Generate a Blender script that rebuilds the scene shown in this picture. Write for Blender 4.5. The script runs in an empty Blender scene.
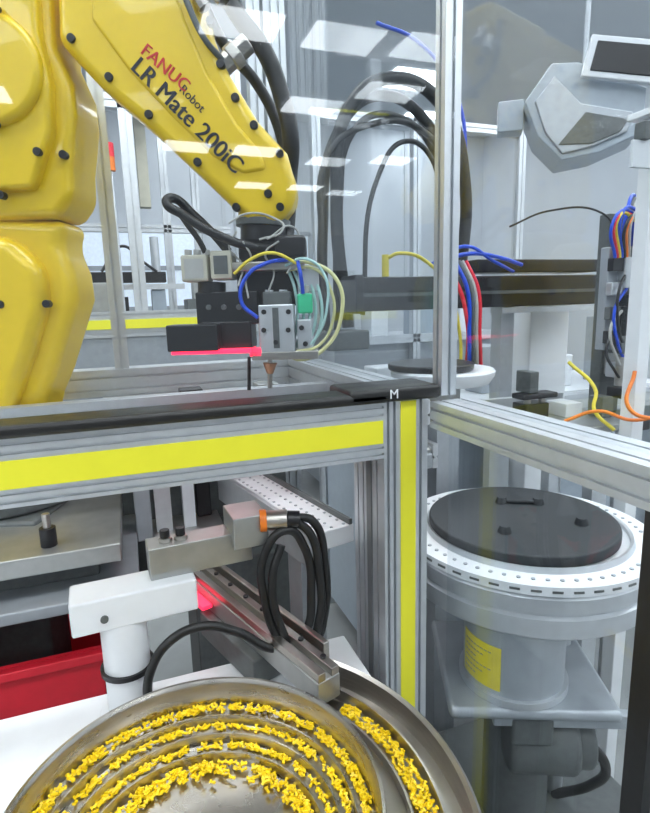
import bpy, bmesh, math, random
from mathutils import Vector, Matrix
random.seed(7)
SC=bpy.context.scene
# ---------------------------------------------------------------- materials
def mat(name,col,rough=.5,metal=0,var=.08,scale=30,bump=0.0,emit=None,estr=0,aniso=None,coat=0,trans=0):
    m=bpy.data.materials.new(name); m.use_nodes=True
    nt=m.node_tree; b=nt.nodes['Principled BSDF']
    b.inputs['Metallic'].default_value=metal
    b.inputs['Coat Weight'].default_value=coat
    b.inputs['Transmission Weight'].default_value=trans
    tc=nt.nodes.new('ShaderNodeTexCoord'); mp=nt.nodes.new('ShaderNodeMapping')
    nt.links.new(tc.outputs['Object'],mp.inputs['Vector'])
    if aniso: mp.inputs['Scale'].default_value=aniso
    n=nt.nodes.new('ShaderNodeTexNoise'); n.inputs['Scale'].default_value=scale; n.inputs['Detail'].default_value=4
    nt.links.new(mp.outputs[0],n.inputs['Vector'])
    r=nt.nodes.new('ShaderNodeValToRGB')
    r.color_ramp.elements[0].position=.3; r.color_ramp.elements[1].position=.7
    r.color_ramp.elements[0].color=[max(0,c*(1-var)) for c in col]+[1]
    r.color_ramp.elements[1].color=[min(1,c*(1+var)) for c in col]+[1]
    nt.links.new(n.outputs['Fac'],r.inputs['Fac']); nt.links.new(r.outputs['Color'],b.inputs['Base Color'])
    mr=nt.nodes.new('ShaderNodeMapRange'); mr.inputs['To Min'].default_value=max(0.02,rough-.06); mr.inputs['To Max'].default_value=min(1,rough+.06)
    nt.links.new(n.outputs['Fac'],mr.inputs['Value']); nt.links.new(mr.outputs[0],b.inputs['Roughness'])
    if bump:
        bp=nt.nodes.new('ShaderNodeBump'); bp.inputs['Strength'].default_value=bump; bp.inputs['Distance'].default_value=.002
        nt.links.new(n.outputs['Fac'],bp.inputs['Height']); nt.links.new(bp.outputs[0],b.inputs['Normal'])
    if emit:
        b.inputs['Emission Color'].default_value=list(emit)+[1]; b.inputs['Emission Strength'].default_value=estr
    return m
def glass_mat(name,tint):
    m=bpy.data.materials.new(name); m.use_nodes=True; nt=m.node_tree; nt.nodes.clear()
    o=nt.nodes.new('ShaderNodeOutputMaterial'); t=nt.nodes.new('ShaderNodeBsdfTransparent'); g=nt.nodes.new('ShaderNodeBsdfGlossy')
    t.inputs['Color'].default_value=list(tint)+[1]; g.inputs['Roughness'].default_value=.02
    lw=nt.nodes.new('ShaderNodeLayerWeight'); lw.inputs['Blend'].default_value=.5
    pw=nt.nodes.new('ShaderNodeMath'); pw.operation='POWER'; pw.inputs[1].default_value=5
    ma=nt.nodes.new('ShaderNodeMath'); ma.operation='MULTIPLY_ADD'; ma.inputs[1].default_value=.95; ma.inputs[2].default_value=.035
    nt.links.new(lw.outputs['Facing'],pw.inputs[0]); nt.links.new(pw.outputs[0],ma.inputs[0])
    x=nt.nodes.new('ShaderNodeMixShader')
    nt.links.new(ma.outputs[0],x.inputs[0]); nt.links.new(t.outputs[0],x.inputs[1]); nt.links.new(g.outputs[0],x.inputs[2]); nt.links.new(x.outputs[0],o.inputs[0])
    return m
M={}
M['yellow']=mat('robot_yellow_paint',(.80,.55,.012),.33,var=.03,scale=60,bump=.15,coat=.3)
M['strip']=mat('yellow_infill_strip',(.84,.80,.03),.5,var=.02)
M['alu']=mat('anodised_aluminium',(.62,.645,.67),.42,.75,var=.05,scale=40)
M['alud']=mat('aluminium_slot_dark',(.22,.23,.24),.5,.6)
M['steel']=mat('brushed_steel',(.50,.475,.44),.32,1,var=.10,scale=25,aniso=(1,1,8))
M['bowl']=mat('bowl_stainless',(.48,.455,.415),.28,1,var=.14,scale=14,aniso=(1,1,6))
M['mach']=mat('machined_grey',(.42,.43,.42),.38,.8,var=.08)
M['black']=mat('black_anodised',(.010,.010,.012),.35,var=.2)
M['rubber']=mat('black_rubber',(.010,.010,.010),.42,var=.3,bump=.3)
M['disc']=mat('dark_rubber_disc',(.028,.032,.036),.6,var=.2,scale=80)
M['white']=mat('white_plastic',(.77,.79,.81),.35,var=.02)
M['wpaint']=mat('white_painted_metal',(.62,.65,.68),.4,var=.03)
M['lgrey']=mat('light_grey_metal',(.38,.41,.44),.4,.4,var=.06)
M['beige']=mat('beige_sensor_plastic',(.50,.48,.39),.45)
M['grey']=mat('grey_blue_paint',(.34,.39,.44),.4,var=.05)
M['dgrey']=mat('dark_grey_cast',(.10,.11,.11),.5,var=.15,scale=60,bump=.3)
M['red']=mat('red_plastic',(.75,.02,.04),.4,var=.05)
M['led']=mat('red_led_glow',(.9,.02,.05),.4,emit=(1,.015,.06),estr=3.2)
M['ledp']=mat('red_lit_strip',(.8,.05,.1),.4,emit=(1,.02,.07),estr=1.8)
M['blue']=mat('blue_tube',(.01,.07,.6),.3)
M['ytube']=mat('clear_yellow_tube',(.68,.67,.34),.2,var=.05)
M['ctube']=mat('clear_teal_tube',(.45,.68,.66),.15)
M['green']=mat('green_fitting',(.05,.55,.28),.3)
M['orange']=mat('orange_plastic',(.8,.20,.02),.4)
M['copper']=mat('copper_nozzle',(.55,.28,.16),.35,.7)
M['wire']=mat('white_grey_wire',(.42,.42,.40),.4)
M['wall']=mat('painted_wall',(.68,.715,.755),.7,var=.05,scale=1.5)
M['ceil']=mat('ceiling_tile',(.60,.63,.66),.8,var=.02,scale=4)
M['floor']=mat('vinyl_floor',(.24,.25,.25),.3,var=.10,scale=6)
M['window']=mat('window_glow_glass',(.6,.68,.75),.2,emit=(.8,.9,1),estr=.55)
M['light']=mat('light_panel_diffuser',(1,1,1),.5,emit=(.92,.97,1),estr=12.5)
M['label']=mat('yellow_label',(.75,.62,.05),.5)
M['txt']=mat('black_ink',(.01,.01,.02),.5)
M['rtxt']=mat('red_ink',(.6,.02,.02),.5)
M['part']=mat('yellow_moulded_part',(.88,.62,.01),.38,var=.12,scale=90)
M['glass']=glass_mat('clear_guard_glass',(.94,.957,.968))
# ---------------------------------------------------------------- helpers
def empty(name,loc=(0,0,0),rz=0):
    e=bpy.data.objects.new(name,None); SC.collection.objects.link(e); e.location=loc; e.rotation_euler=(0,0,rz); e.empty_display_size=.05
    return e
def fin(name,bm,m,par=None,bev=0,smooth=False,seg=2):
    me=bpy.data.meshes.new(name); bmesh.ops.recalc_face_normals(bm,faces=bm.faces); bm.to_mesh(me); bm.free()
    o=bpy.data.objects.new(name,me); SC.collection.objects.link(o); me.materials.append(M[m])
    if par: o.parent=par
    if smooth:
        for p in me.polygons: p.use_smooth=True
    if bev:
        b=o.modifiers.new('b','BEVEL'); b.width=bev; b.segments=seg; b.limit_method='ANGLE'; b.angle_limit=.6
        for p in me.polygons: p.use_smooth=True
        w=o.modifiers.new('w','WEIGHTED_NORMAL')
    return o
def box(name,x0,x1,y0,y1,z0,z1,m,par=None,bev=0,rz=0,rx=0,ry=0):
    bm=bmesh.new(); bmesh.ops.create_cube(bm,size=1)
    c=Vector(((x0+x1)/2,(y0+y1)/2,(z0+z1)/2))
    T=Matrix.Translation(c)@Matrix.Rotation(rz,4,'Z')@Matrix.Rotation(ry,4,'Y')@Matrix.Rotation(rx,4,'X')@Matrix.Diagonal((abs(x1-x0),abs(y1-y0),abs(z1-z0),1))
    bmesh.ops.transform(bm,matrix=T,verts=bm.verts)
    return fin(name,bm,m,par,bev)
def cyl(name,p1,p2,r,m,par=None,r2=None,seg=32,bev=0):
    p1=Vector(p1);p2=Vector(p2);d=p2-p1
    bm=bmesh.new(); bmesh.ops.create_cone(bm,cap_ends=True,segments=seg,radius1=r,radius2=r if r2 is None else r2,depth=d.length)
    T=Matrix.Translation((p1+p2)/2)@d.to_track_quat('Z','Y').to_matrix().to_4x4()
    bmesh.ops.transform(bm,matrix=T,verts=bm.verts)
    return fin(name,bm,m,par,bev or 0.0006,seg=1 if not bev else 3)
def tube(name,pts,r,m,par=None):
    c=bpy.data.curves.new(name,'CURVE'); c.dimensions='3D'; c.bevel_depth=r; c.bevel_resolution=4; c.resolution_u=10; c.use_fill_caps=True
    s=c.splines.new('BEZIER'); s.bezier_points.add(len(pts)-1)
    for b,p in zip(s.bezier_points,pts): b.co=p; b.handle_left_type=b.handle_right_type='AUTO'
    o=bpy.data.objects.new(name,c); SC.collection.objects.link(o); c.materials.append(M[m])
    if par: o.parent=par
    return o
def prism(name,pts,y0,y1,m,par=None,bev=0,seg=3):
    bm=bmesh.new()
    a=[bm.verts.new((x,y0,z)) for x,z in pts]; b=[bm.verts.new((x,y1,z)) for x,z in pts]
    bm.faces.new(a); bm.faces.new(b[::-1])
    n=len(pts)
    for i in range(n): bm.faces.new((a[i],b[i],b[(i+1)%n],a[(i+1)%n]))
    return fin(name,bm,m,par,bev,seg=seg)
def lathe(name,prof,c,m,par=None,a0=0,a1=360,seg=96,close=False):
    bm=bmesh.new(); full=abs(a1-a0)>=360; n=seg if full else seg+1
    rings=[]
    for i in range(n):
        t=math.radians(a0+(a1-a0)*i/seg)
        rings.append([bm.verts.new((c[0]+r*math.cos(t),c[1]+r*math.sin(t),c[2]+z)) for r,z in prof])
    k=len(prof)
    for i in range(n if full else n-1):
        A=rings[i];B=rings[(i+1)%n]
        for j in range(k if close else k-1):
            bm.faces.new((A[j],B[j],B[(j+1)%k],A[(j+1)%k]))
    if not full and close: bm.faces.new(rings[0]); bm.faces.new(rings[-1][::-1])
    bmesh.ops.remove_doubles(bm,verts=bm.verts,dist=1e-5)
    o=fin(name,bm,m,par,0,True)
    e=o.modifiers.new('e','EDGE_SPLIT'); e.split_angle=.6
    return o
def side(L,slots,sw,sd):
    out=[(0,0)]
    for s in slots:
        out+=[(s-sw/2,0),(s-sw/2,sd),(s+sw/2,sd),(s+sw/2,0)]
    return out
def extr(name,axis,a0,a1,c0,c1,d0,d1,m,par=None,sc=None,sd_=None,sw=.007,dep=.008):
    w=c1-c0;h=d1-d0
    sc=[w/2] if sc is None else sc; sd_=[h/2] if sd_ is None else sd_
    P=[(c0+t,d0+k) for t,k in side(w,sc,sw,dep)]
    P+=[(c1-k,d0+t) for t,k in side(h,sd_,sw,dep)]
    P+=[(c1-t,d1-k) for t,k in side(w,[w-s for s in sc][::-1],sw,dep)]
    P+=[(c0+k,d1-t) for t,k in side(h,[h-s for s in sd_][::-1],sw,dep)]
    def mk(p,a): return {'x':(a,p[0],p[1]),'y':(p[0],a,p[1]),'z':(p[0],p[1],a)}[axis]
    bm=bmesh.new(); A=[bm.verts.new(mk(p,a0)) for p in P]; B=[bm.verts.new(mk(p,a1)) for p in P]; n=len(P)
    bm.faces.new(A); bm.faces.new(B[::-1])
    for i in range(n): bm.faces.new((A[i],B[i],B[(i+1)%n],A[(i+1)%n]))
    return fin(name,bm,m,par)
def text(name,s,size,m,par,loc,ang,off=.0):
    c=bpy.data.curves.new(name,'FONT'); c.body=s; c.size=size; c.extrude=.0006; c.offset=off; c.materials.append(M[m])
    o=bpy.data.objects.new(name,c); SC.collection.objects.link(o); o.parent=par
    o.matrix_local=Matrix.Translation(loc)@Matrix.Rotation(ang,4,'Y')@Matrix.Rotation(math.pi/2,4,'X')
    return o
CV=[Vector((x,y,z)) for x in (-.5,.5) for y in (-.5,.5) for z in (-.5,.5)]
CF=[(0,1,3,2),(4,6,7,5),(0,4,5,1),(2,3,7,6),(0,2,6,4),(1,5,7,3)]
def join_boxes(name,items,m,par=None):
    vs=[];fs=[]
    for T in items:
        k=len(vs); vs+=[tuple(T@v) for v in CV]; fs+=[tuple(k+i for i in f) for f in CF]
    me=bpy.data.meshes.new(name); me.from_pydata(vs,[],fs); me.materials.append(M[m])
    o=bpy.data.objects.new(name,me); SC.collection.objects.link(o)
    if par: o.parent=par
    return o
# ---------------------------------------------------------------- camera
yaw,pit,rol=map(math.radians,(19.7,10.7,1.6))
h=Vector((math.sin(yaw),math.cos(yaw),0)); R=Vector((math.cos(yaw),-math.sin(yaw),0))
F=h*math.cos(pit)+Vector((0,0,-math.sin(pit))); D=-h*math.sin(pit)+Vector((0,0,-math.cos(pit)))
R2=R*math.cos(rol)+D*math.sin(rol); U2=-(D*math.cos(rol)-R*math.sin(rol))
cd=bpy.data.cameras.new('camera'); co=bpy.data.objects.new('camera',cd); SC.collection.objects.link(co)
mw=Matrix((R2,U2,-F)).transposed().to_4x4(); mw.translation=(0,0,1.45); co.matrix_world=mw
cd.sensor_fit='VERTICAL'; cd.sensor_height=24; cd.lens=24*544.1/813; cd.clip_start=.02; SC.camera=co
# ---------------------------------------------------------------- room
box('floor',-7,4.8,-12,6.8,-.05,0,'floor')
box('wall_back',-7,4.8,6.7,6.8,0,3.6,'wall')
box('wall_right',4.8,4.9,-12,6.8,0,3.6,'wall')
box('ceiling',-7,4.9,-12,6.8,3.6,3.65,'ceil')
for i,x in enumerate([-1.2,0.0,1.2,2.4,3.6]): box('trim_%d'%(i+1),x-.02,x+.02,6.68,6.7,0,3.6,'wpaint')
box('baseboard_back',-7,4.8,6.68,6.7,0,.12,'grey')
for i,(x0,x1,z0,z1) in enumerate([(-.55,.9,1.45,2.35),(1.35,2.25,1.3,2.3)]):
    wn=empty('window_%d'%(i+1)); box('pane',x0,x1,6.66,6.67,z0,z1,'window',wn)
    for j,xx in enumerate((x0,(x0+x1)/2,x1)): box('mullion_%d'%j,xx-.03,xx+.03,6.63,6.67,z0,z1,'lgrey',wn)
    for j,zz in enumerate((z0,(z0+z1)/2,z1)): box('rail_%d'%j,x0,x1,6.63,6.67,zz-.025,zz+.025,'lgrey',wn)
lp=empty('ceiling_light_panels')
spots=[(1.05,-2.95),(1.9,-2.95),(2.7,-2.9),(3.6,-2.95),(2.15,-4.5),(2.8,-3.9),(4.1,-4.2),(1.0,-6.4),(1.95,-6.4),(3.15,-6.7),(4.1,-6.4),(3.4,-8.6),(4.3,-8.9),(2.4,-8.6),
 (-1.2,-3),(-3,-3),(-1.2,-5),(-3,-5),(-5,-4),(2.9,5.2),(.9,5.9),(3.6,6.2)]
for i,(x,y) in enumerate(spots): box('panel_%d'%i,x-.30,x+.30,y-.22,y+.22,3.585,3.6,'light',lp)
k=0
for x in (-5,-3.2,-1.4,.4,2.2,4.0):  # extra overhead panels, added only to light the scene
    for y in (-1.2,.8,2.6):
        k+=1; box('panel_over_%d'%k,x-.6,x+.6,y-.3,y+.3,3.585,3.6,'light',lp)
# ---------------------------------------------------------------- front guard frame
fr=empty('aluminium_guard_frame')
extr('front_beam','x',-1.4,.397,.815,.915,1.186,1.285,'alu',fr,sc=[.03,.07],sd_=[.008,.020,.077,.090],sw=.0045,dep=.006)
box('front_beam_yellow_strip',-1.4,.395,.8135,.82,1.213,1.253,'strip',fr)
extr('corner_post','z',0,1.285,.397,.482,.815,.95,'alu',fr,sc=[.008,.020,.071],sd_=[.03,.06,.09,.115],sw=.005,dep=.009)
box('corner_post_yellow_strip',.4285,.458,.8135,.82,0,1.283,'strip',fr)
box('inner_dark_strip',.3945,.3975,.866,.886,0,1.18,'alud',fr)
extr('side_beam','y',.26,.815,.486,.57,1.232,1.278,'alu',fr,sc=[.02,.06],sd_=[.012,.034],sw=.006,dep=.007)
extr('side_beam_rear','y',.955,1.70,.486,.57,1.20,1.278,'alu',fr,sc=[.02,.06],sd_=[.02,.055],sw=.006,dep=.007)
extr('rear_beam','x',-1.4,.486,1.70,1.78,1.20,1.278,'alu',fr,sc=[.02,.06],sd_=[.02,.055],sw=.006,dep=.007)
extr('mid_beam','x',-1.4,.486,1.33,1.37,1.20,1.245,'alu',fr,sc=[.02],sd_=[.022],sw=.006,dep=.007)
extr('rear_post','z',0,2.9,.455,.52,1.71,1.78,'alu',fr,sc=[.02,.045],sd_=[.02,.05],sw=.007,dep=.009)
extr('rear_post_b','z',0,2.9,.405,.445,1.71,1.75,'alu',fr,sc=[.02],sd_=[.02],sw=.007,dep=.009)
extr('rear_post_c','z',1.278,2.9,-.04,.0,1.71,1.75,'alu',fr,sc=[.02],sd_=[.02],sw=.007,dep=.009)
extr('slim_corner_post','z',1.285,2.9,.512,.542,.82,.85,'alu',fr,sc=[.015],sd_=[.015],sw=.006,dep=.006)
extr('side_post','z',0,1.232,.50,.57,.25,.375,'alu',fr,sc=[.02,.05],sd_=[.03,.08],sw=.006,dep=.007)
box('side_post_gasket',.486,.50,.362,.388,0,1.232,'rubber',fr)
box('side_foot_beam',.49,.56,.375,.815,.06,.12,'alu',fr)
box('black_edge_seal',-1.4,.40,.80,.868,1.285,1.303,'rubber',fr,.006)
box('black_corner_mat',.33,.50,.80,.90,1.2855,1.309,'rubber',fr,.006)
text('mat_mark','M',.022,'white',fr,(.40,.799,1.292),0)
box('glass_front_pane',-1.4,.51,.829,.833,1.30,2.9,'glass',fr)
box('glass_side_pane',.526,.530,.26,.82,1.278,2.9,'glass',fr)
box('glass_side_pane_rear',.526,.530,.86,1.70,1.278,2.9,'glass',fr)
box('glass_side_pane_low',.526,.530,.375,.815,.12,1.232,'glass',fr)
# ---------------------------------------------------------------- robot (arm plane frame)
rb=empty('industrial_robot_arm',(.408,1.128,0),math.radians(-19.9))
def S(u,v): return (-(.620+.000275*v)+u*(.00197+6e-7*v), 2.053-.0018*v-5e-7*v*v-.00004*u)
def SP(L): return [S(*p) for p in L]
def S3(u,v,y): s,z=S(u,v); return (s,y,z)
def sbox(name,u0,v0,u1,v1,y0,y1,m,par=None,bev=.003):
    a=S(u0,v0);b=S(u1,v1); return box(name,a[0],b[0],y0,y1,b[1],a[1],m,par,bev)
arc=[(265+33*math.cos(math.radians(t)),187+36*math.sin(math.radians(t))) for t in range(-30,121,15)]
prism('forearm',SP([(52,-60),(56,38),(98,82),(146,122),(198,170)]+arc[::-1]+[(288,150),(258,118),(228,70),(206,20),(185,-60)]),0,.12,'yellow',rb,.022,4)
prism('forearm_side_cover',SP([(90,-40),(92,20),(130,70),(170,112),(215,155),(245,172),(268,168),(262,150),(238,122),(208,72),(185,20),(165,-40)]),-.006,.02,'yellow',rb,.008,3)
prism('elbow_casting',SP([(-80,-60),(40,-60),(46,-10),(50,40),(68,78),(72,110),(68,160),(70,190),(56,212),(-80,216)]),.015,.16,'yellow',rb,.02,4)
prism('elbow_cover',SP([(-60,-40),(34,-40),(40,30),(52,80),(54,130),(36,185),(-60,190)]),-.012,.05,'yellow',rb,.012,3)
cyl('elbow_axis_cap',S3(-5,70,-.03),S3(-5,70,.02),.105,'yellow',rb,bev=.015)
prism('lower_arm',SP([(-80,205),(60,214),(54,240),(66,268),(70,296),(60,330),(48,370),(36,400),(28,440),(-80,440)]),.03,.16,'yellow',rb,.03,5)
prism('lower_arm_rib',SP([(-80,225),(10,232),(42,262),(46,300),(32,350),(14,400),(2,440),(-80,440)]),-.01,.1,'yellow',rb,.03,5)
s0=S(-40,440)
cyl('base_turret',(s0[0],.13,1.02),(s0[0],.13,1.2),.15,'yellow',rb,bev=.02)
cyl('base_flange',(s0[0],.13,.98),(s0[0],.13,1.02),.17,'dgrey',rb,bev=.01)
box('pedestal',s0[0]-.16,s0[0]+.16,-.03,.29,0,.98,'dgrey',rb,.01)
for i,(u,v,y) in enumerate([(210,22,0),(221,64,0),(236,97,0),(255,124,0),(281,152,0),(238,205,0),(199,160,0),(150,113,0),(110,76,0),(72,38,0),(6,192,-.012),(30,-5,-.012),(42,150,-.012),(4,15,-.03),(4,125,-.03),(62,150,.012),(282,205,0),(270,192,-.003),(48,300,.0),(4,300,-.01)]):
    cyl('bolt_%d'%i,S3(u,v,y-.006),S3(u,v,y+.01),.0085,'black',rb,seg=12)
ca,sa=math.cos(math.radians(46)),math.sin(math.radians(46))
for i in range(3):  # overprinted passes give the bold print weight
    p=S3(131,68,-.0068); text('label_model_%d'%i,'LR Mate 200iC',.047,'txt',rb,(p[0]+ca*.0009*i,p[1]-.0001*i,p[2]-sa*.0009*i),math.radians(46))
for i in range(2):
    p=S3(141,53,-.0068); text('label_maker_%d'%i,'FANUC',.034,'rtxt',rb,(p[0]+.0006*i,p[1]-.0001*i,p[2]-.0006*i),math.radians(42))
text('label_kind','Robot',.024,'txt',rb,S3(180,90,-.0068),math.radians(46))
cyl('wrist_joint',S3(262,200,.06),S3(262,218,.06),.055,'yellow',rb,bev=.006)
cyl('wrist_flange',S3(262,220,.06),S3(262,238,.06),.050,'black',rb,bev=.004)
cyl('wrist_ring',S3(262,214,.06),S3(262,221,.06),.060,'dgrey',rb)
sbox('wrist_adapter',238,236,290,260,.02,.09,'black',rb,.006)
tube('dress_pack_hose',[S3(200,-60,.08),S3(232,0,.06),S3(262,40,.06),S3(280,85,.06),S3(290,130,.06),S3(288,168,.08),S3(286,215,.09),S3(284,245,.07)],.019,'rubber',rb)
tube('dress_pack_hose_b',[S3(175,-60,.13),S3(215,20,.12),S3(250,60,.12),S3(275,110,.12),S3(283,150,.12)],.012,'rubber',rb)
cyl('hose_gland',S3(218,62,.03),S3(246,36,.03),.022,'steel',rb,seg=8,bev=.003)
cyl('hose_gland_nut',S3(228,53,.03),S3(236,45,.03),.028,'steel',rb,seg=6,bev=.003)
tube('elbow_cable',[S3(175,-30,-.01),S3(192,15,-.02),S3(206,42,-.015),S3(222,58,.01)],.006,'dgrey',rb)
for i,(a,b) in enumerate([((196,-4),(206,12)),((214,-10),(224,6))]): cyl('gland_%d'%i,S3(*a,-.01),S3(*b,-.01),.014,'steel',rb,seg=8)
tube('tool_hose',[S3(300,242,.06),S3(262,246,.0),S3(222,234,-.02),S3(188,214,-.03),S3(172,202,-.03),S3(176,197,-.02),S3(195,212,0),S3(215,232,.02),S3(228,248,.03)],.0095,'rubber',rb)
tube('tool_hose_b',[S3(178,206,-.0),S3(190,222,-.01),S3(203,240,-.01),S3(208,252,.0)],.006,'rubber',rb)
for i,pts in enumerate([[(232,222),(250,212),(276,216),(286,228),(262,238)],[(240,230),(232,246),(244,262),(242,284)],[(270,238),(296,226),(300,250),(290,272)],[(246,240),(254,256),(248,275),(252,296)],[(282,240),(268,252),(276,268),(272,290)]]):
    tube('sensor_wire_%d'%i,[S3(u,v,-.02+.01*(j%3)) for j,(u,v) in enumerate(pts)],.0022,'wire',rb)
sbox('wrist_connector',277,234,309,256,-.02,.05,'black',rb,.008)
sbox('tool_plate',232,260,308,268,-.01,.10,'steel',rb)
sbox('tool_spine',236,262,300,304,.03,.09,'black',rb)
sbox('vision_camera_body',184,253,212,279,-.02,.04,'beige',rb,.004)
sbox('vision_camera_body_b',213,249,236,277,-.02,.05,'beige',rb,.004)
sbox('camera_label',188,257,208,276,-.0215,-.02,'wire',rb,.0)
sbox('camera_window',217,254,232,272,-.0215,-.0195,'dgrey',rb,.0)
for i in range(3): cyl('camera_knob_%d'%i,S3(190+9*i,253,.0),S3(190+9*i,247,.0),.008,'wire',rb,seg=12)
cyl('lens_barrel',S3(212,279,.02),S3(212,296,.02),.03,'black',rb)
sbox('vision_mount',198,290,262,322,-.01,.07,'black',rb)
sbox('vision_mount_low',205,320,256,347,-.02,.07,'black',rb)
sbox('light_bar',175,322,226,347,-.06,-.0,'black',rb)
for i in range(3): cyl('bar_screw_%d'%i,S3(212+15*i,305,-.014),S3(212+15*i,305,.0),.006,'dgrey',rb,seg=10)
sbox('ring_light_led',180,347,256,349.5,-.055,.04,'led',rb,.001)
sbox('led_end_block',254,346,266,354,-.03,.0,'ledp',rb,.001)
sbox('gripper_body',262,303,299,350,-.03,.04,'alu',rb,.003)
sbox('gripper_top',266,290,294,303,-.025,.03,'dgrey',rb,.003)
sbox('gripper_side',300,318,316,352,-.02,.03,'alu',rb,.003)
sbox('gripper_base',256,350,322,357,-.03,.04,'steel',rb,.002)
for i,(u,v) in enumerate([(268,310),(292,310),(268,328),(292,328),(280,340),(305,326),(309,342)]): cyl('gripper_screw_%d'%i,S3(u,v,-.034),S3(u,v,-.02),.0055,'black',rb,seg=10)
sbox('gripper_slot',276,306,284,346,-.0315,-.029,'dgrey',rb,0)
for i in range(2): cyl('gripper_port_%d'%i,S3(272+14*i,288,-.01),S3(272+14*i,296,-.01),.009,'alu',rb,seg=12)
sbox('valve_block',300,262,322,290,.0,.05,'alu',rb,.003)
sbox('green_fitting',300,292,316,312,-.02,.01,'green',rb,.005)
cyl('fitting_cap',S3(308,284,-.005),S3(308,292,-.005),.008,'wire',rb)
cyl('nozzle_rod',S3(273,356,.0),S3(273,388,.0),.0055,'steel',rb)
cyl('nozzle_cone',S3(273,362,.0),S3(273,373,.0),.016,'copper',rb,r2=.007)
cyl('probe_rod',S3(250,357,.03),S3(250,392,.03),.004,'black',rb)
tube('air_tube_yellow',[S3(285,262,0),S3(315,262,-.02),S3(340,280,-.02),S3(344,315,-.02),S3(330,345,-.02),S3(303,358,-.02),S3(290,352,-.01)],.0042,'ytube',rb)
tube('air_tube_yellow_b',[S3(290,268,0),S3(318,268,-.02),S3(334,290,-.02),S3(336,318,-.02),S3(322,344,-.02),S3(300,350,-.02)],.0033,'ytube',rb)
tube('air_tube_blue',[S3(292,258,-.02),S3(270,262,-.03),S3(250,276,-.03),S3(246,300,-.03),S3(262,316,-.03)],.0042,'blue',rb)
tube('air_tube_blue_b',[S3(300,258,-.02),S3(304,275,-.03),S3(306,292,-.02)],.004,'blue',rb)
tube('wire_yellow',[S3(238,272,-.02),S3(255,258,-.03),S3(275,252,-.03),S3(300,262,-.02)],.0035,'label',rb)
for i in range(5): tube('air_tube_clear_%d'%i,[S3(288+5*i,262,.02),S3(298+6*i,290,.0),S3(300+6*i,322,.0),S3(294+5*i,347,.01)],.0035,'ctube',rb)
tube('air_tube_clear_loop',[S3(288,264,-.01),S3(308,258,-.03),S3(326,272,-.03),S3(330,305,-.03),S3(318,338,-.02),S3(300,352,-.01)],.003,'ctube',rb)
# ---------------------------------------------------------------- turntable feeder
tt=empty('rotary_parts_turntable'); cx,cy=.785,.915
cyl('rubber_disc',(cx-.01,cy,.958),(cx-.01,cy,.982),.196,'disc',tt,seg=96,bev=.004)
lathe('dial_plate',[(0,.955),(.262,.955),(.262,.937),(.235,.932),(0,.932)],(cx,cy,0),'white',tt)
lathe('plate_inner_lip',[(.205,.955),(.205,.964),(.211,.966),(.215,.955)],(cx,cy,0),'alu',tt)
lathe('drum_upper',[(0,.93),(.250,.93),(.254,.925),(.254,.900),(.248,.896),(.248,.891),(.256,.887),(.256,.852),(.244,.842),(0,.842)],(cx,cy,0),'alu',tt)
join_boxes('plate_slots',[Matrix.Translation((cx+.2625*math.cos(t),cy+.2625*math.sin(t),.946))@Matrix.Rotation(t,4,'Z')@Matrix.Diagonal((.002,.018,.004,1)) for t in [i*math.tau/46 for i in range(46)]],'dgrey',tt)
bm=bmesh.new()
for i in range(60):
    t=i*math.tau/60
    r=bmesh.ops.create_cone(bm,cap_ends=True,segments=10,radius1=.004,radius2=.004,depth=.002); bmesh.ops.translate(bm,verts=r['verts'],vec=(cx+.237*math.cos(t),cy+.237*math.sin(t),.956))
fin('plate_holes',bm,'lgrey',tt)
for i,(x,y) in enumerate([(.79,1.0),(.86,.96),(.69,.86),(.86,.83)]): cyl('disc_knob_%d'%i,(x,y,.982),(x,y,.996),.014,'disc',tt,r2=.010)
box('disc_bridge',.79,.86,.972,.99,.982,.991,'disc',tt,.003,rz=-.5)
a=-.42
cyl('drive_housing',(.685,.815,.69),(.685,.815,.842),.098,'lgrey',tt,seg=64,bev=.004)
cyl('drive_housing_collar',(.685,.815,.69),(.685,.815,.705),.106,'alu',tt,seg=64)
lathe('drive_housing_label',[(.0985,.715),(.0995,.715),(.0995,.805),(.0985,.805)],(.685,.815,0),'label',tt,a0=-197,a1=-142,seg=16,close=True)
join_boxes('label_text_lines',[Matrix.Translation((.685+.100*math.cos(t),.815+.100*math.sin(t),.79-.012*i))@Matrix.Rotation(t,4,'Z')@Matrix.Diagonal((.001,.006,.002,1)) for i in range(6) for t in [math.radians(-190+5*j) for j in range(8-(i%3)*2)]],'mach',tt)
box('bracket_plate',.56,.88,.70,1.0,.665,.69,'lgrey',tt,.01,rz=a)
box('bracket_lip',.59,.87,.70,.72,.64,.67,'lgrey',tt,.003,rz=a)
cyl('drive_motor',(.66,.80,.57),(.78,.74,.57),.068,'dgrey',tt,bev=.012)
cyl('drive_motor_cap',(.76,.75,.57),(.81,.725,.57),.055,'dgrey',tt,bev=.012)
box('motor_terminal_box',.64,.72,.72,.80,.60,.66,'dgrey',tt,.008,rz=a)
cyl('motor_column',(.74,.86,.0),(.74,.86,.66),.07,'dgrey',tt)
box('turntable_base',.59,1.02,.74,1.12,0,.30,'dgrey',tt,.01)
cyl('support_leg',(.94,.98,.30),(.94,.98,.842),.03,'alu',tt)
cyl('support_leg_b',(.86,.86,.30),(.86,.86,.842),.016,'alu',tt)
tube('motor_cable',[(.80,.73,.57),(.85,.72,.5),(.88,.78,.38),(.85,.85,.30)],.01,'rubber',tt)
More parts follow.
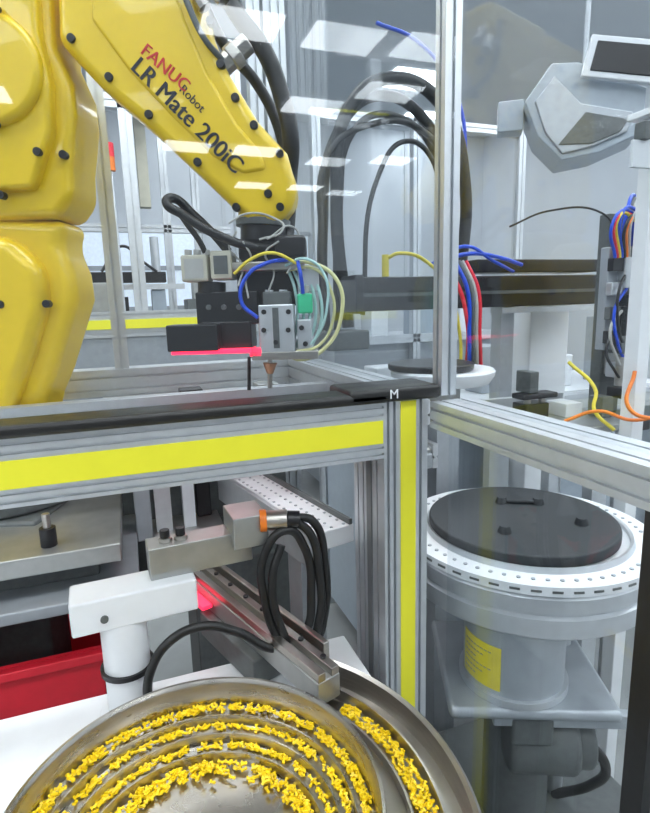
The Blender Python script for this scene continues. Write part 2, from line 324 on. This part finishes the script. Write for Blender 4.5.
# conveyor behind the turntable
cv=empty('parts_conveyor')
box('conveyor_bed',.60,.72,1.19,1.75,1.02,1.06,'lgrey',cv,.003)
extr('conveyor_rail_left','y',1.19,1.75,.585,.60,1.02,1.085,'alu',cv,sc=[],sd_=[.03],dep=.004)
extr('conveyor_rail_right','y',1.19,1.75,.72,.735,1.02,1.085,'alu',cv,sc=[],sd_=[.03],dep=.004)
box('conveyor_leg',.63,.69,1.4,1.46,0,1.02,'alu',cv)
for i in range(7): cyl('conveyor_roller_%d'%i,(.60,1.21+.08*i,1.065),(.72,1.21+.08*i,1.065),.012,'mach',cv,seg=16)
# second deck + cabinet behind the right glass
dk=empty('machine_deck')
box('deck_top',.80,2.3,1.78,2.3,1.03,1.06,'wpaint',dk)
extr('deck_front_beam','x',.80,2.3,1.70,1.76,.98,1.06,'alu',dk,sc=[.03],sd_=[.02,.06])
box('deck_cabinet',.82,2.28,1.80,2.28,.06,1.03,'grey',dk)
for i,x in enumerate((.82,1.55,2.22)): extr('deck_leg_%d'%i,'z',0,.98,x,x+.06,1.70,1.76,'alu',dk,sc=[.03],sd_=[.03])
for i,(x,y,w_,h_,mm) in enumerate([(.95,1.95,.12,.14,'wpaint'),(1.15,2.0,.16,.10,'mach'),(1.42,1.95,.10,.2,'lgrey'),(1.75,1.95,.2,.14,'wpaint'),(2.1,1.95,.14,.3,'lgrey')]): box('deck_unit_%d'%i,x-w_/2,x+w_/2,y-.06,y+.06,1.06,1.06+h_,mm,dk,.006)
ap=empty('assembly_plate')
box('plate',1.0,1.30,1.08,1.38,1.09,1.11,'mach',ap,.003)
box('plate_rear_rail',1.0,1.30,1.36,1.38,1.11,1.15,'alu',ap,.002)
box('clamp_jaw',1.02,1.10,1.20,1.26,1.11,1.16,'black',ap,.004); box('clamp_top',1.00,1.12,1.19,1.24,1.175,1.19,'black',ap,.004); cyl('clamp_rod',(1.04,1.22,1.16),(1.04,1.22,1.18),.010,'steel',ap); cyl('clamp_rod_b',(1.09,1.22,1.16),(1.09,1.22,1.18),.010,'steel',ap)
box('clamp_side',1.03,1.06,1.20,1.26,1.19,1.25,'dgrey',ap,.003)
box('nest_block',1.16,1.22,1.2,1.28,1.11,1.15,'white',ap,.003); box('nest_block_b',1.24,1.28,1.15,1.2,1.11,1.17,'dgrey',ap,.003)
for i,(x,y) in enumerate([(1.02,1.10),(1.27,1.10),(1.02,1.35),(1.27,1.35)]): box('plate_leg_%d'%i,x-.015,x+.015,y-.015,y+.015,0,1.09,'alu',ap)
# black linear slide
ls=empty('linear_slide_unit')
box('slide_body',.62,1.52,1.42,1.50,1.425,1.520,'black',ls,.004)
box('slide_cover_groove',.62,1.52,1.417,1.42,1.465,1.475,'dgrey',ls)
box('slide_end',.60,.622,1.395,1.505,1.42,1.525,'black',ls,.002)
box('slide_carriage',1.02,1.50,1.44,1.56,1.53,1.57,'black',ls,.004)
box('slide_lower_rail',1.1,1.47,1.42,1.48,1.405,1.422,'alu',ls)
box('slide_support_a',1.12,1.17,1.45,1.50,.0,1.425,'alu',ls)
tube('slide_cable_red',[(.86,1.38,1.55),(.90,1.37,1.50),(.93,1.36,1.40),(.95,1.38,1.30),(.96,1.42,1.2)],.006,'red',ls)
tube('slide_cable_blue',[(.86,1.40,1.56),(.95,1.38,1.58),(1.05,1.38,1.57),(1.15,1.40,1.55)],.006,'blue',ls)
tube('slide_cable_blue_b',[(.84,1.42,1.55),(.93,1.38,1.60),(1.03,1.38,1.56),(1.12,1.40,1.53)],.005,'blue',ls)
tube('slide_cable_yellow',[(.70,1.40,1.57),(.72,1.38,1.58),(.82,1.38,1.55),(.88,1.38,1.48),(.92,1.38,1.36),(.94,1.4,1.2)],.005,'label',ls)
cyl('slide_fitting',(.70,1.42,1.52),(.70,1.42,1.58),.010,'label',ls)
for i in range(4): tube('slide_cable_dark_%d'%i,[(.90+.012*i,1.38,1.56),(.93+.012*i,1.36,1.48),(.94+.012*i,1.36,1.35),(.97+.015*i,1.40,1.2)],.006,['blue','dgrey','wire','red'][i],ls)
# small bowl with black lid
sb=empty('small_feeder_bowl')
lathe('bowl_shell',[(0,1.23),(.125,1.23),(.138,1.25),(.14,1.262),(.135,1.268),(.11,1.265),(0,1.265)],(.80,1.28,0),'white',sb)
cyl('bowl_lid',(.77,1.29,1.268),(.77,1.29,1.285),.115,'black',sb,seg=48,bev=.004)
cyl('bowl_drive',(.80,1.28,1.12),(.80,1.28,1.23),.05,'mach',sb)
box('bowl_stand',.765,.835,1.245,1.315,0,1.12,'lgrey',sb)
# white column + z axis
wc=empty('machine_column')
box('column',1.33,1.50,1.56,1.70,.0,1.50,'white',wc,.006)
box('column_frame',1.22,1.26,1.57,1.61,0,1.42,'alu',wc)
za=empty('vertical_pick_axis')
box('axis_back',1.32,1.40,1.24,1.28,1.10,1.68,'dgrey',za,.004)
box('axis_body',1.33,1.39,1.18,1.24,1.22,1.56,'mach',za,.004)
box('axis_rail',1.345,1.375,1.165,1.18,1.14,1.6,'steel',za,.002)
for i,z in enumerate((1.16,1.22,1.29,1.36,1.42,1.49,1.55)): box('axis_plate_%d'%i,1.305-.01*(i%3),1.385+.008*(i%2),1.14+.01*(i%2),1.20,z,z+.03+.012*(i%2),['black','alu','dgrey','mach','black','alu','dgrey'][i],za,.003)
for i,z in enumerate((1.2,1.34,1.47)): cyl('axis_cylinder_%d'%i,(1.295,1.15,z),(1.295,1.15,z+.08),.012,['steel','black','alu'][i],za,seg=16)
box('axis_left_plate',1.25,1.29,1.17,1.20,1.30,1.58,'lgrey',za,.003)
for i in range(4): box('axis_left_block_%d'%i,1.245,1.285,1.15,1.17,1.32+.065*i,1.355+.065*i,['black','dgrey','alu','black'][i],za,.002)
box('axis_foot',1.31,1.42,1.14,1.28,1.06,1.10,'black',za,.004)
for i in range(6): tube('axis_hose_%d'%i,[(1.33+.01*i,1.20,1.56),(1.30+.012*i,1.17,1.66+.01*i),(1.36+.01*i,1.2,1.72-.01*i),(1.41+.008*i,1.22,1.6),(1.40,1.22,1.45-.03*i)],.005,['blue','dgrey','wire','blue','black','red'][i],za)
for i in range(7): tube('axis_hose_left_%d'%i,[(1.25+.008*i,1.15,1.55),(1.21+.012*i,1.13,1.63+.012*(i%4)),(1.27+.01*i,1.14,1.67-.01*(i%3)),(1.34+.006*i,1.15,1.60),(1.33,1.14,1.48-.02*i)],.0042,['blue','red','label','blue','black','orange','wire'][i],za)
for i in range(4): tube('axis_hose_low_%d'%i,[(1.30,1.15,1.52-.05*i),(1.26-.01*i,1.14,1.46-.05*i),(1.27,1.14,1.36-.04*i),(1.31,1.15,1.30-.03*i)],.004,['black','blue','wire','black'][i],za)
tube('long_arc_wire',[(1.10,1.40,1.66),(1.2,1.35,1.70),(1.3,1.25,1.68),(1.34,1.22,1.6)],.003,'black',za)
box('axis_support',1.33,1.39,1.25,1.29,0,1.06,'alu',za)
wp=empty('guard_pole_white')
box('pole',1.205,1.245,1.02,1.06,0,1.86,'white',wp,.003)
box('pole_bracket',1.13,1.245,1.01,1.02,1.74,1.80,'wpaint',wp,.002)
box('pole_bracket_stub',1.15,1.17,1.0,1.03,1.80,1.84,'dgrey',wp,.002)
box('pole_cap',1.18,1.26,1.0,1.08,1.86,1.875,'white',wp,.002)
tube('orange_cable',[(1.20,1.02,1.26),(1.16,.99,1.17),(1.22,.93,1.15),(1.30,.95,1.13)],.005,'orange',wp)
tube('orange_cable_b',[(1.06,1.10,1.13),(1.12,1.05,1.16),(1.18,1.0,1.14),(1.26,.96,1.16)],.0045,'orange',wp)
tube('yellow_cable',[(1.16,1.20,1.27),(1.18,1.12,1.2),(1.16,1.1,1.15),(1.19,1.06,1.10)],.005,'label',wp)
# overhead grey housing
oh=empty('overhead_camera_housing',(2.14,2.26,2.30),math.radians(-35))
prism('housing_shell',[(-.245,.06),(-.133,.21),(-.018,.20),(.27,.06),(.27,-.126),(.09,-.195),(-.07,-.215),(-.18,-.10)],-.14,.16,'grey',oh,.008)
prism('housing_lower_face',[(-.20,.05),(-.12,.15),(.0,.02),(.22,-.04),(.20,-.12),(.06,-.17),(-.07,-.19),(-.15,-.09)],-.155,-.13,'lgrey',oh,.006)
prism('housing_seam_plate',[(-.09,-.15),(.02,-.02),(.20,-.07),(.17,-.12),(.05,-.16)],-.162,-.15,'dgrey',oh,.004)
box('display_bezel',.0,.34,-.20,-.165,.08,.25,'wpaint',oh,.006,ry=.22)
box('display_panel',.03,.31,-.206,-.19,.105,.225,'black',oh,.004,ry=.22)
cyl('housing_mount',(.05,.12,.1),(.05,.12,1.3),.012,'lgrey',oh)
box('housing_side_box',-.36,-.24,-.05,.06,-.04,.10,'grey',oh,.006)
# hanging hose bundle
hb=empty('hanging_hose_bundle')
hp=[((.80,1.30),(.80,1.75),(.86,2.10),(1.05,2.28),(1.28,2.20),(1.38,1.95),(1.37,1.5)),
((.84,1.30),(.86,1.80),(.95,2.15),(1.12,2.20),(1.30,2.08),(1.36,1.85),(1.34,1.5)),
((.88,1.35),(.84,1.85),(.90,2.20),(1.10,2.33),(1.33,2.24),(1.44,1.95),(1.42,1.5)),
((.78,1.30),(.76,1.70),(.80,2.02),(.98,2.14),(1.20,2.14),(1.33,2.0),(1.30,1.5)),
((.92,1.40),(1.0,1.95),(1.12,2.08),(1.24,2.02),(1.27,1.80),(1.28,1.5))]
for i,L in enumerate(hp): tube('hose_%d'%i,[(x,2.2-.03*i,z) for x,z in L],[.022,.014,.026,.012,.01][i],'rubber',hb)
box('hose_clamp',.76,.94,2.05,2.25,1.26,1.34,'dgrey',hb,.01)
box('hose_stand',.82,.88,2.31,2.36,0,1.5,'alu',hb); box('hose_stand_arm',.82,.88,2.2,2.36,1.30,1.36,'alu',hb)
tube('blue_air_line',[(1.1,2.3,2.6),(1.3,2.3,2.55),(1.5,2.3,2.35),(1.56,2.3,2.0)],.008,'blue',hb)
# poster
ps=empty('red_wall_notice'); box('notice_sheet',1.60,1.86,6.68,6.699,3.25,3.58,'orange',ps)
# ---------------------------------------------------------------- background machines
bg=empty('background_assembly_machine')
extr('bg_beam','x',-.6,.75,3.2,3.28,1.30,1.44,'alu',bg,sc=[.04],sd_=[.02,.12])
box('bg_beam_strip',-.6,.75,3.195,3.2,1.345,1.395,'strip',bg)
box('bg_top',-.6,.75,3.28,4.0,1.38,1.40,'mach',bg)
for i,x in enumerate((-.55,.06,.66)): extr('bg_post_%d'%i,'z',0,2.9,x,x+.07,3.3,3.37,'alu',bg,sc=[.035],sd_=[.035])
for i,x in enumerate((-.30,.30,.50)): extr('bg_post_rear_%d'%i,'z',0,2.9,x,x+.05,3.95,4.0,'alu',bg,sc=[.025],sd_=[.025])
extr('bg_header','x',-.6,.75,3.3,3.37,2.5,2.57,'alu',bg,sc=[.035],sd_=[.035])
box('bg_header_strip',-.6,.75,3.296,3.3,2.585,2.60,'strip',bg)
extr('bg_mid_rail','x',-.6,.75,3.95,4.0,1.95,2.0,'alu',bg,sc=[.025],sd_=[.025])
box('bg_slide',-.4,.25,3.4,3.5,1.60,1.66,'black',bg,.004)
box('bg_slide_block',-.25,-.05,3.36,3.5,1.44,1.6,'mach',bg,.004)
box('bg_slide_rail',-.4,.35,3.38,3.4,1.56,1.59,'alu',bg)
box('bg_unit_a',.16,.24,3.4,3.5,1.40,1.56,'grey',bg,.004)
box('bg_unit_b',.36,.60,3.4,3.6,1.40,1.50,'dgrey',bg,.004)
box('bg_unit_c',.40,.50,3.4,3.5,1.50,1.62,'mach',bg,.004)
box('bg_unit_d',-.02,.03,3.4,3.45,1.40,1.52,'black',bg,.004)
cyl('bg_cylinder',(.2,3.45,1.66),(.2,3.45,1.86),.025,'alu',bg)
box('bg_hanging_unit',.14,.20,3.42,3.48,2.02,2.5,'beige',bg,.004)
tube('bg_cable',[(-.1,3.38,1.66),(.02,3.38,1.8),(.12,3.38,1.72),(.2,3.4,1.66)],.008,'black',bg)
box('bg_lower_panel',-.6,.75,3.21,3.24,.1,1.30,'lgrey',bg)
cyl('stack_light_red',(.0,3.3,2.25),(.0,3.3,2.32),.025,'red',bg); cyl('stack_light_amber',(.0,3.3,2.18),(.0,3.3,2.25),.025,'orange',bg); cyl('stack_light_pole',(.0,3.3,1.44),(.0,3.3,2.18),.010,'alu',bg)
b2=empty('background_test_station')
for i,(x,y) in enumerate([(1.25,3.6),(2.0,3.6),(2.9,3.6),(1.25,4.4),(2.9,4.4)]): extr('station_post_%d'%i,'z',0,2.7,x,x+.06,y,y+.06,'alu',b2,sc=[.03],sd_=[.03])
for i,z in enumerate((1.15,2.64)): extr('station_rail_%d'%i,'x',1.31,2.9,3.6,3.66,z,z+.06,'alu',b2,sc=[.03],sd_=[.03])
box('station_table',1.25,2.96,3.66,4.4,1.15,1.19,'wpaint',b2)
box('station_lower',1.3,2.9,3.68,4.4,.1,1.15,'lgrey',b2)
for i,(x,w_,h_,mm) in enumerate([(1.5,.2,.25,'lgrey'),(1.8,.14,.4,'wpaint'),(2.25,.3,.2,'grey'),(2.6,.2,.5,'wpaint')]): box('station_unit_%d'%i,x-w_/2,x+w_/2,3.75,3.95,1.19,1.19+h_,mm,b2,.01)
# ---------------------------------------------------------------- cell deck items
cd_=empty('cell_deck_fixtures')
box('deck_plate',-.08,.45,1.38,1.69,1.19,1.20,'mach',cd_)
for i,(x,y) in enumerate([(.05,1.45),(.15,1.5),(.27,1.45),(.36,1.5),(.40,1.42)]): box('fixture_%d'%i,x-.03,x+.03,y-.03,y+.03,1.20,1.225+.01*(i%2),['mach','black','alu','mach','white'][i],cd_,.003)
# ---------------------------------------------------------------- lower interior
tb=empty('white_work_table')
box('table_top',-1.2,.36,.20,.93,.765,.79,'white',tb,.003)
for i,(x,y) in enumerate([(-1.15,.25),(.28,.25),(-1.15,.85),(.28,.72)]): box('table_leg_%d'%i,x,x+.05,y,y+.05,0,.765,'alu',tb)
fb=empty('fixture_base_block')
box('base_slab',-.75,-.05,1.15,1.50,.93,.97,'mach',fb,.004)
box('base_slab_low',-.75,-.02,1.10,1.55,.86,.885,'lgrey',fb,.004)
box('base_riser',-.70,-.1,1.2,1.45,.885,.93,'dgrey',fb,.004)
cyl('levelling_knob',(-.19,1.2,.97),(-.19,1.2,1.01),.016,'black',fb); cyl('levelling_stem',(-.19,1.2,1.01),(-.19,1.2,1.04),.008,'steel',fb)
box('base_leg',-.6,-.5,1.25,1.35,.76,.86,'grey',fb); box('base_leg_b',-.10,-.04,1.46,1.52,0,.86,'alu',fb); box('base_leg_c',-.75,-.69,1.46,1.52,0,.86,'alu',fb)
rbn=empty('red_storage_bin')
bx=(-.46,-.10,1.14,1.42,.50,.75)
box('bin_floor',bx[0],bx[1],bx[2],bx[3],bx[4],bx[4]+.01,'red',rbn)
for n,(a_,b_,c_,d_) in {'front':(bx[0],bx[1],bx[2],bx[2]+.01),'back':(bx[0],bx[1],bx[3]-.01,bx[3]),'left':(bx[0],bx[0]+.01,bx[2],bx[3]),'right':(bx[1]-.01,bx[1],bx[2],bx[3])}.items(): box('bin_'+n,a_,b_,c_,d_,bx[4],bx[5],'red',rbn)
box('bin_rim_front',bx[0]-.01,bx[1]+.01,bx[2]-.02,bx[2],bx[5]-.02,bx[5],'red',rbn,.003)
box('bin_rim_right',bx[1],bx[1]+.015,bx[2],bx[3],bx[5]-.02,bx[5],'red',rbn,.003)
box('bin_rim_back',bx[0],bx[1],bx[3],bx[3]+.015,bx[5]-.02,bx[5],'red',rbn,.003)
box('bin_stand',bx[0],bx[1],bx[2],bx[3],0,.50,'dgrey',rbn)
# chain conveyor under beam
cc=empty('perforated_chain_conveyor',(.321,1.16,0),math.radians(12))
box('chain_bed',-.05,.05,-.19,.30,.96,1.0,'white',cc,.003)
box('chain_side',-.062,-.05,-.19,.30,.93,1.01,'alu',cc,.002)
join_boxes('chain_links',[Matrix.Translation((x,-.18+.025*i,1.001))@Matrix.Diagonal((.005,.005,.002,1)) for i in range(19) for x in (-.03,.0,.03)],'lgrey',cc)
box('chain_guide_b',.038,.045,-.19,.30,1.0,1.012,'dgrey',cc)
box('chain_leg',-.03,.03,-.1,-.04,0,.96,'alu',cc)
# linear feed track
ft=empty('linear_feed_track',(.178,.90,0),math.atan2(.40,-.135)-math.pi/2)
box('track_beam',-.022,.022,-.21,.24,.845,.885,'mach',ft,.002)
box('track_rail_a',-.02,-.006,-.21,.24,.885,.899,'steel',ft,.001)
box('track_rail_b',.006,.02,-.21,.24,.885,.899,'steel',ft,.001)
box('track_led_cover',-.046,-.024,.13,.24,.860,.868,'ledp',ft,.002)
for i in range(7): cyl('track_screw_%d'%i,(.013,-.18+.06*i,.899),(.013,-.18+.06*i,.903),.005,'black',ft,seg=10)
box('track_vibrator',-.04,.04,-.05,.16,.792,.845,'dgrey',ft,.004)
box('track_side_plate',.03,.042,-.16,.24,.84,.905,'steel',ft,.002)
# dark machinery behind
dm=empty('inner_machine_cabinet')
box('cabinet_a',.10,.42,1.25,1.55,.0,.84,'dgrey',dm,.005)
box('cabinet_plate',.02,.20,1.30,1.5,.84,.88,'mach',dm,.004)
box('cabinet_column',.03,.07,1.40,1.44,.88,1.19,'alu',dm)
box('cabinet_column_b',.10,.13,1.40,1.44,.88,1.19,'wpaint',dm)
box('cabinet_block',.14,.18,1.46,1.50,.88,1.05,'black',dm,.004)
box('cabinet_block_c',-.02,.02,1.40,1.44,.86,1.0,'lgrey',dm,.004)
box('inner_shelf',-.7,.44,1.62,1.67,.6,1.19,'dgrey',dm)
# sensor bracket assembly
br=empty('sensor_stand_bracket')
cyl('stand_tube',(-.046,.87,.79),(-.046,.87,.965),.036,'white',br,seg=40,bev=.002)
cyl('stand_flange',(-.046,.87,.79),(-.046,.87,.796),.05,'white',br)
box('stand_block',-.12,.07,.835,.905,.963,1.018,'white',br,.004,rz=.06)
box('bracket_arm',0,.17,.865,.915,1.018,1.072,'mach',br,.002,rz=.06)
box('bracket_head',.135,.195,.85,.925,1.05,1.105,'mach',br,.002,rz=.06)
for i,x in enumerate((.03,.055)): 
    cyl('bracket_bolt_%d'%i,(x,.885,1.072),(x,.885,1.079),.011,'steel',br); cyl('bracket_bolt_head_%d'%i,(x,.885,1.079),(x,.885,1.092),.008,'black',br,seg=12)
cyl('block_bolt',(-.07,.828,.985),(-.07,.834,.985),.006,'dgrey',br,seg=12)
cyl('connector_barrel',(.195,.86,1.09),(.23,.85,1.09),.017,'steel',br); cyl('connector_ring',(.185,.862,1.09),(.196,.86,1.09),.019,'orange',br); cyl('connector_nut',(.23,.85,1.09),(.25,.845,1.088),.015,'black',br)
tube('cable_loop_a',[(.243,.846,1.088),(.268,.84,1.06),(.278,.83,.99),(.272,.82,.91),(.245,.815,.865),(.205,.82,.885),(.18,.83,.96),(.186,.84,1.04),(.225,.84,1.075),(.255,.84,1.04),(.262,.83,.96),(.24,.82,.885),(.19,.815,.878),(.13,.82,.92),(.07,.82,.945),(.02,.82,.93),(-.012,.82,.885),(-.02,.82,.83),(-.02,.82,.80)],.0075,'rubber',br)
tube('cable_loop_b',[(.243,.85,1.092),(.275,.85,1.08),(.292,.84,1.00),(.285,.83,.91),(.262,.82,.87),(.225,.815,.875),(.20,.82,.92),(.195,.83,1.0),(.215,.84,1.05)],.0075,'rubber',br)
lathe('cable_tie',[(.037,-.004),(.042,-.004),(.042,.004),(.037,.004)],(-.046,.87,.875),'black',br,close=True,seg=40)
# ---------------------------------------------------------------- vibratory bowl
vb=empty('vibratory_feeder_bowl'); bc=(.026,.55)
lathe('outer_wall',[(.195,.793),(.2135,.81),(.2145,.884),(.2175,.888),(.2165,.8925),(.213,.8925),(.211,.889),(.2095,.886),(.208,.850),(.190,.846),(.189,.851),(.187,.851),(.186,.835),(.171,.831),(.170,.836),(.168,.836),(.167,.820),(.153,.816),(.152,.821),(.150,.821),(.148,.803),(.10,.798),(.05,.803),(0,.811)],(bc[0],bc[1],0),'bowl',vb,seg=128)
lathe('bowl_under',[(.195,.793),(0,.793)],(bc[0],bc[1],0),'bowl',vb)
lathe('outer_tray',[(.219,.825),(.318,.832),(.320,.866),(.325,.870),(.329,.866),(.327,.822),(.219,.815)],(bc[0],bc[1],0),'steel',vb,a0=-95,a1=42,seg=64,close=True)
lathe('tray_inner_rail',[(.252,.832),(.252,.846),(.255,.846),(.255,.832)],(bc[0],bc[1],0),'steel',vb,a0=-80,a1=40,seg=48,close=True)
lathe('tray_outer_rail',[(.289,.832),(.289,.852),(.292,.852),(.292,.832)],(bc[0],bc[1],0),'steel',vb,a0=-80,a1=40,seg=48,close=True)
lathe('tray_skirt',[(.219,.793),(.30,.793),(.30,.82),(.219,.815)],(bc[0],bc[1],0),'steel',vb,a0=-90,a1=36,seg=48,close=True)
def parts(n,gen):
    T=[]
    for i in range(n):
        r,a_,z=gen(); e=Matrix.Rotation(a_+math.pi/2+random.gauss(0,.7),4,'Z')@Matrix.Rotation(random.uniform(-.4,.4),4,'X')@Matrix.Rotation(random.uniform(-.4,.4),4,'Y')
        base=Matrix.Translation((bc[0]+r*math.cos(a_),bc[1]+r*math.sin(a_),z))@e
        T.append(base@Matrix.Diagonal((.0088,.0025,.0025,1)))
        T.append(base@Matrix.Translation((.0034,0,.0006))@Matrix.Diagonal((.0021,.0048,.0023,1)))
        T.append(base@Matrix.Translation((-.0028,0,.0004))@Matrix.Diagonal((.0017,.0040,.0021,1)))
    return T
T=[]
rnd=random.uniform
T+=parts(640,lambda:(rnd(.1950,.2055),rnd(0,math.tau),.8505+rnd(0,.006)))
T+=parts(420,lambda:(rnd(.1765,.1845),rnd(0,math.tau),.8355+rnd(0,.004)))
T+=parts(400,lambda:(rnd(.1575,.1655),rnd(0,math.tau),.8205+rnd(0,.004)))
T+=parts(700,lambda:(.145-abs(random.gauss(0,.011)),rnd(0,math.tau),.804+rnd(0,.009)))
T+=parts(290,lambda:(rnd(.262,.284),math.radians(rnd(-40,30)),.835+rnd(0,.008)))
join_boxes('yellow_plastic_parts',T,'part')
# ---------------------------------------------------------------- world
w=bpy.data.worlds.new('world'); SC.world=w; w.use_nodes=True
w.node_tree.nodes['Background'].inputs[0].default_value=(.80,.90,1,1); w.node_tree.nodes['Background'].inputs[1].default_value=.5
SC.view_settings.view_transform='Standard'; SC.view_settings.exposure=0
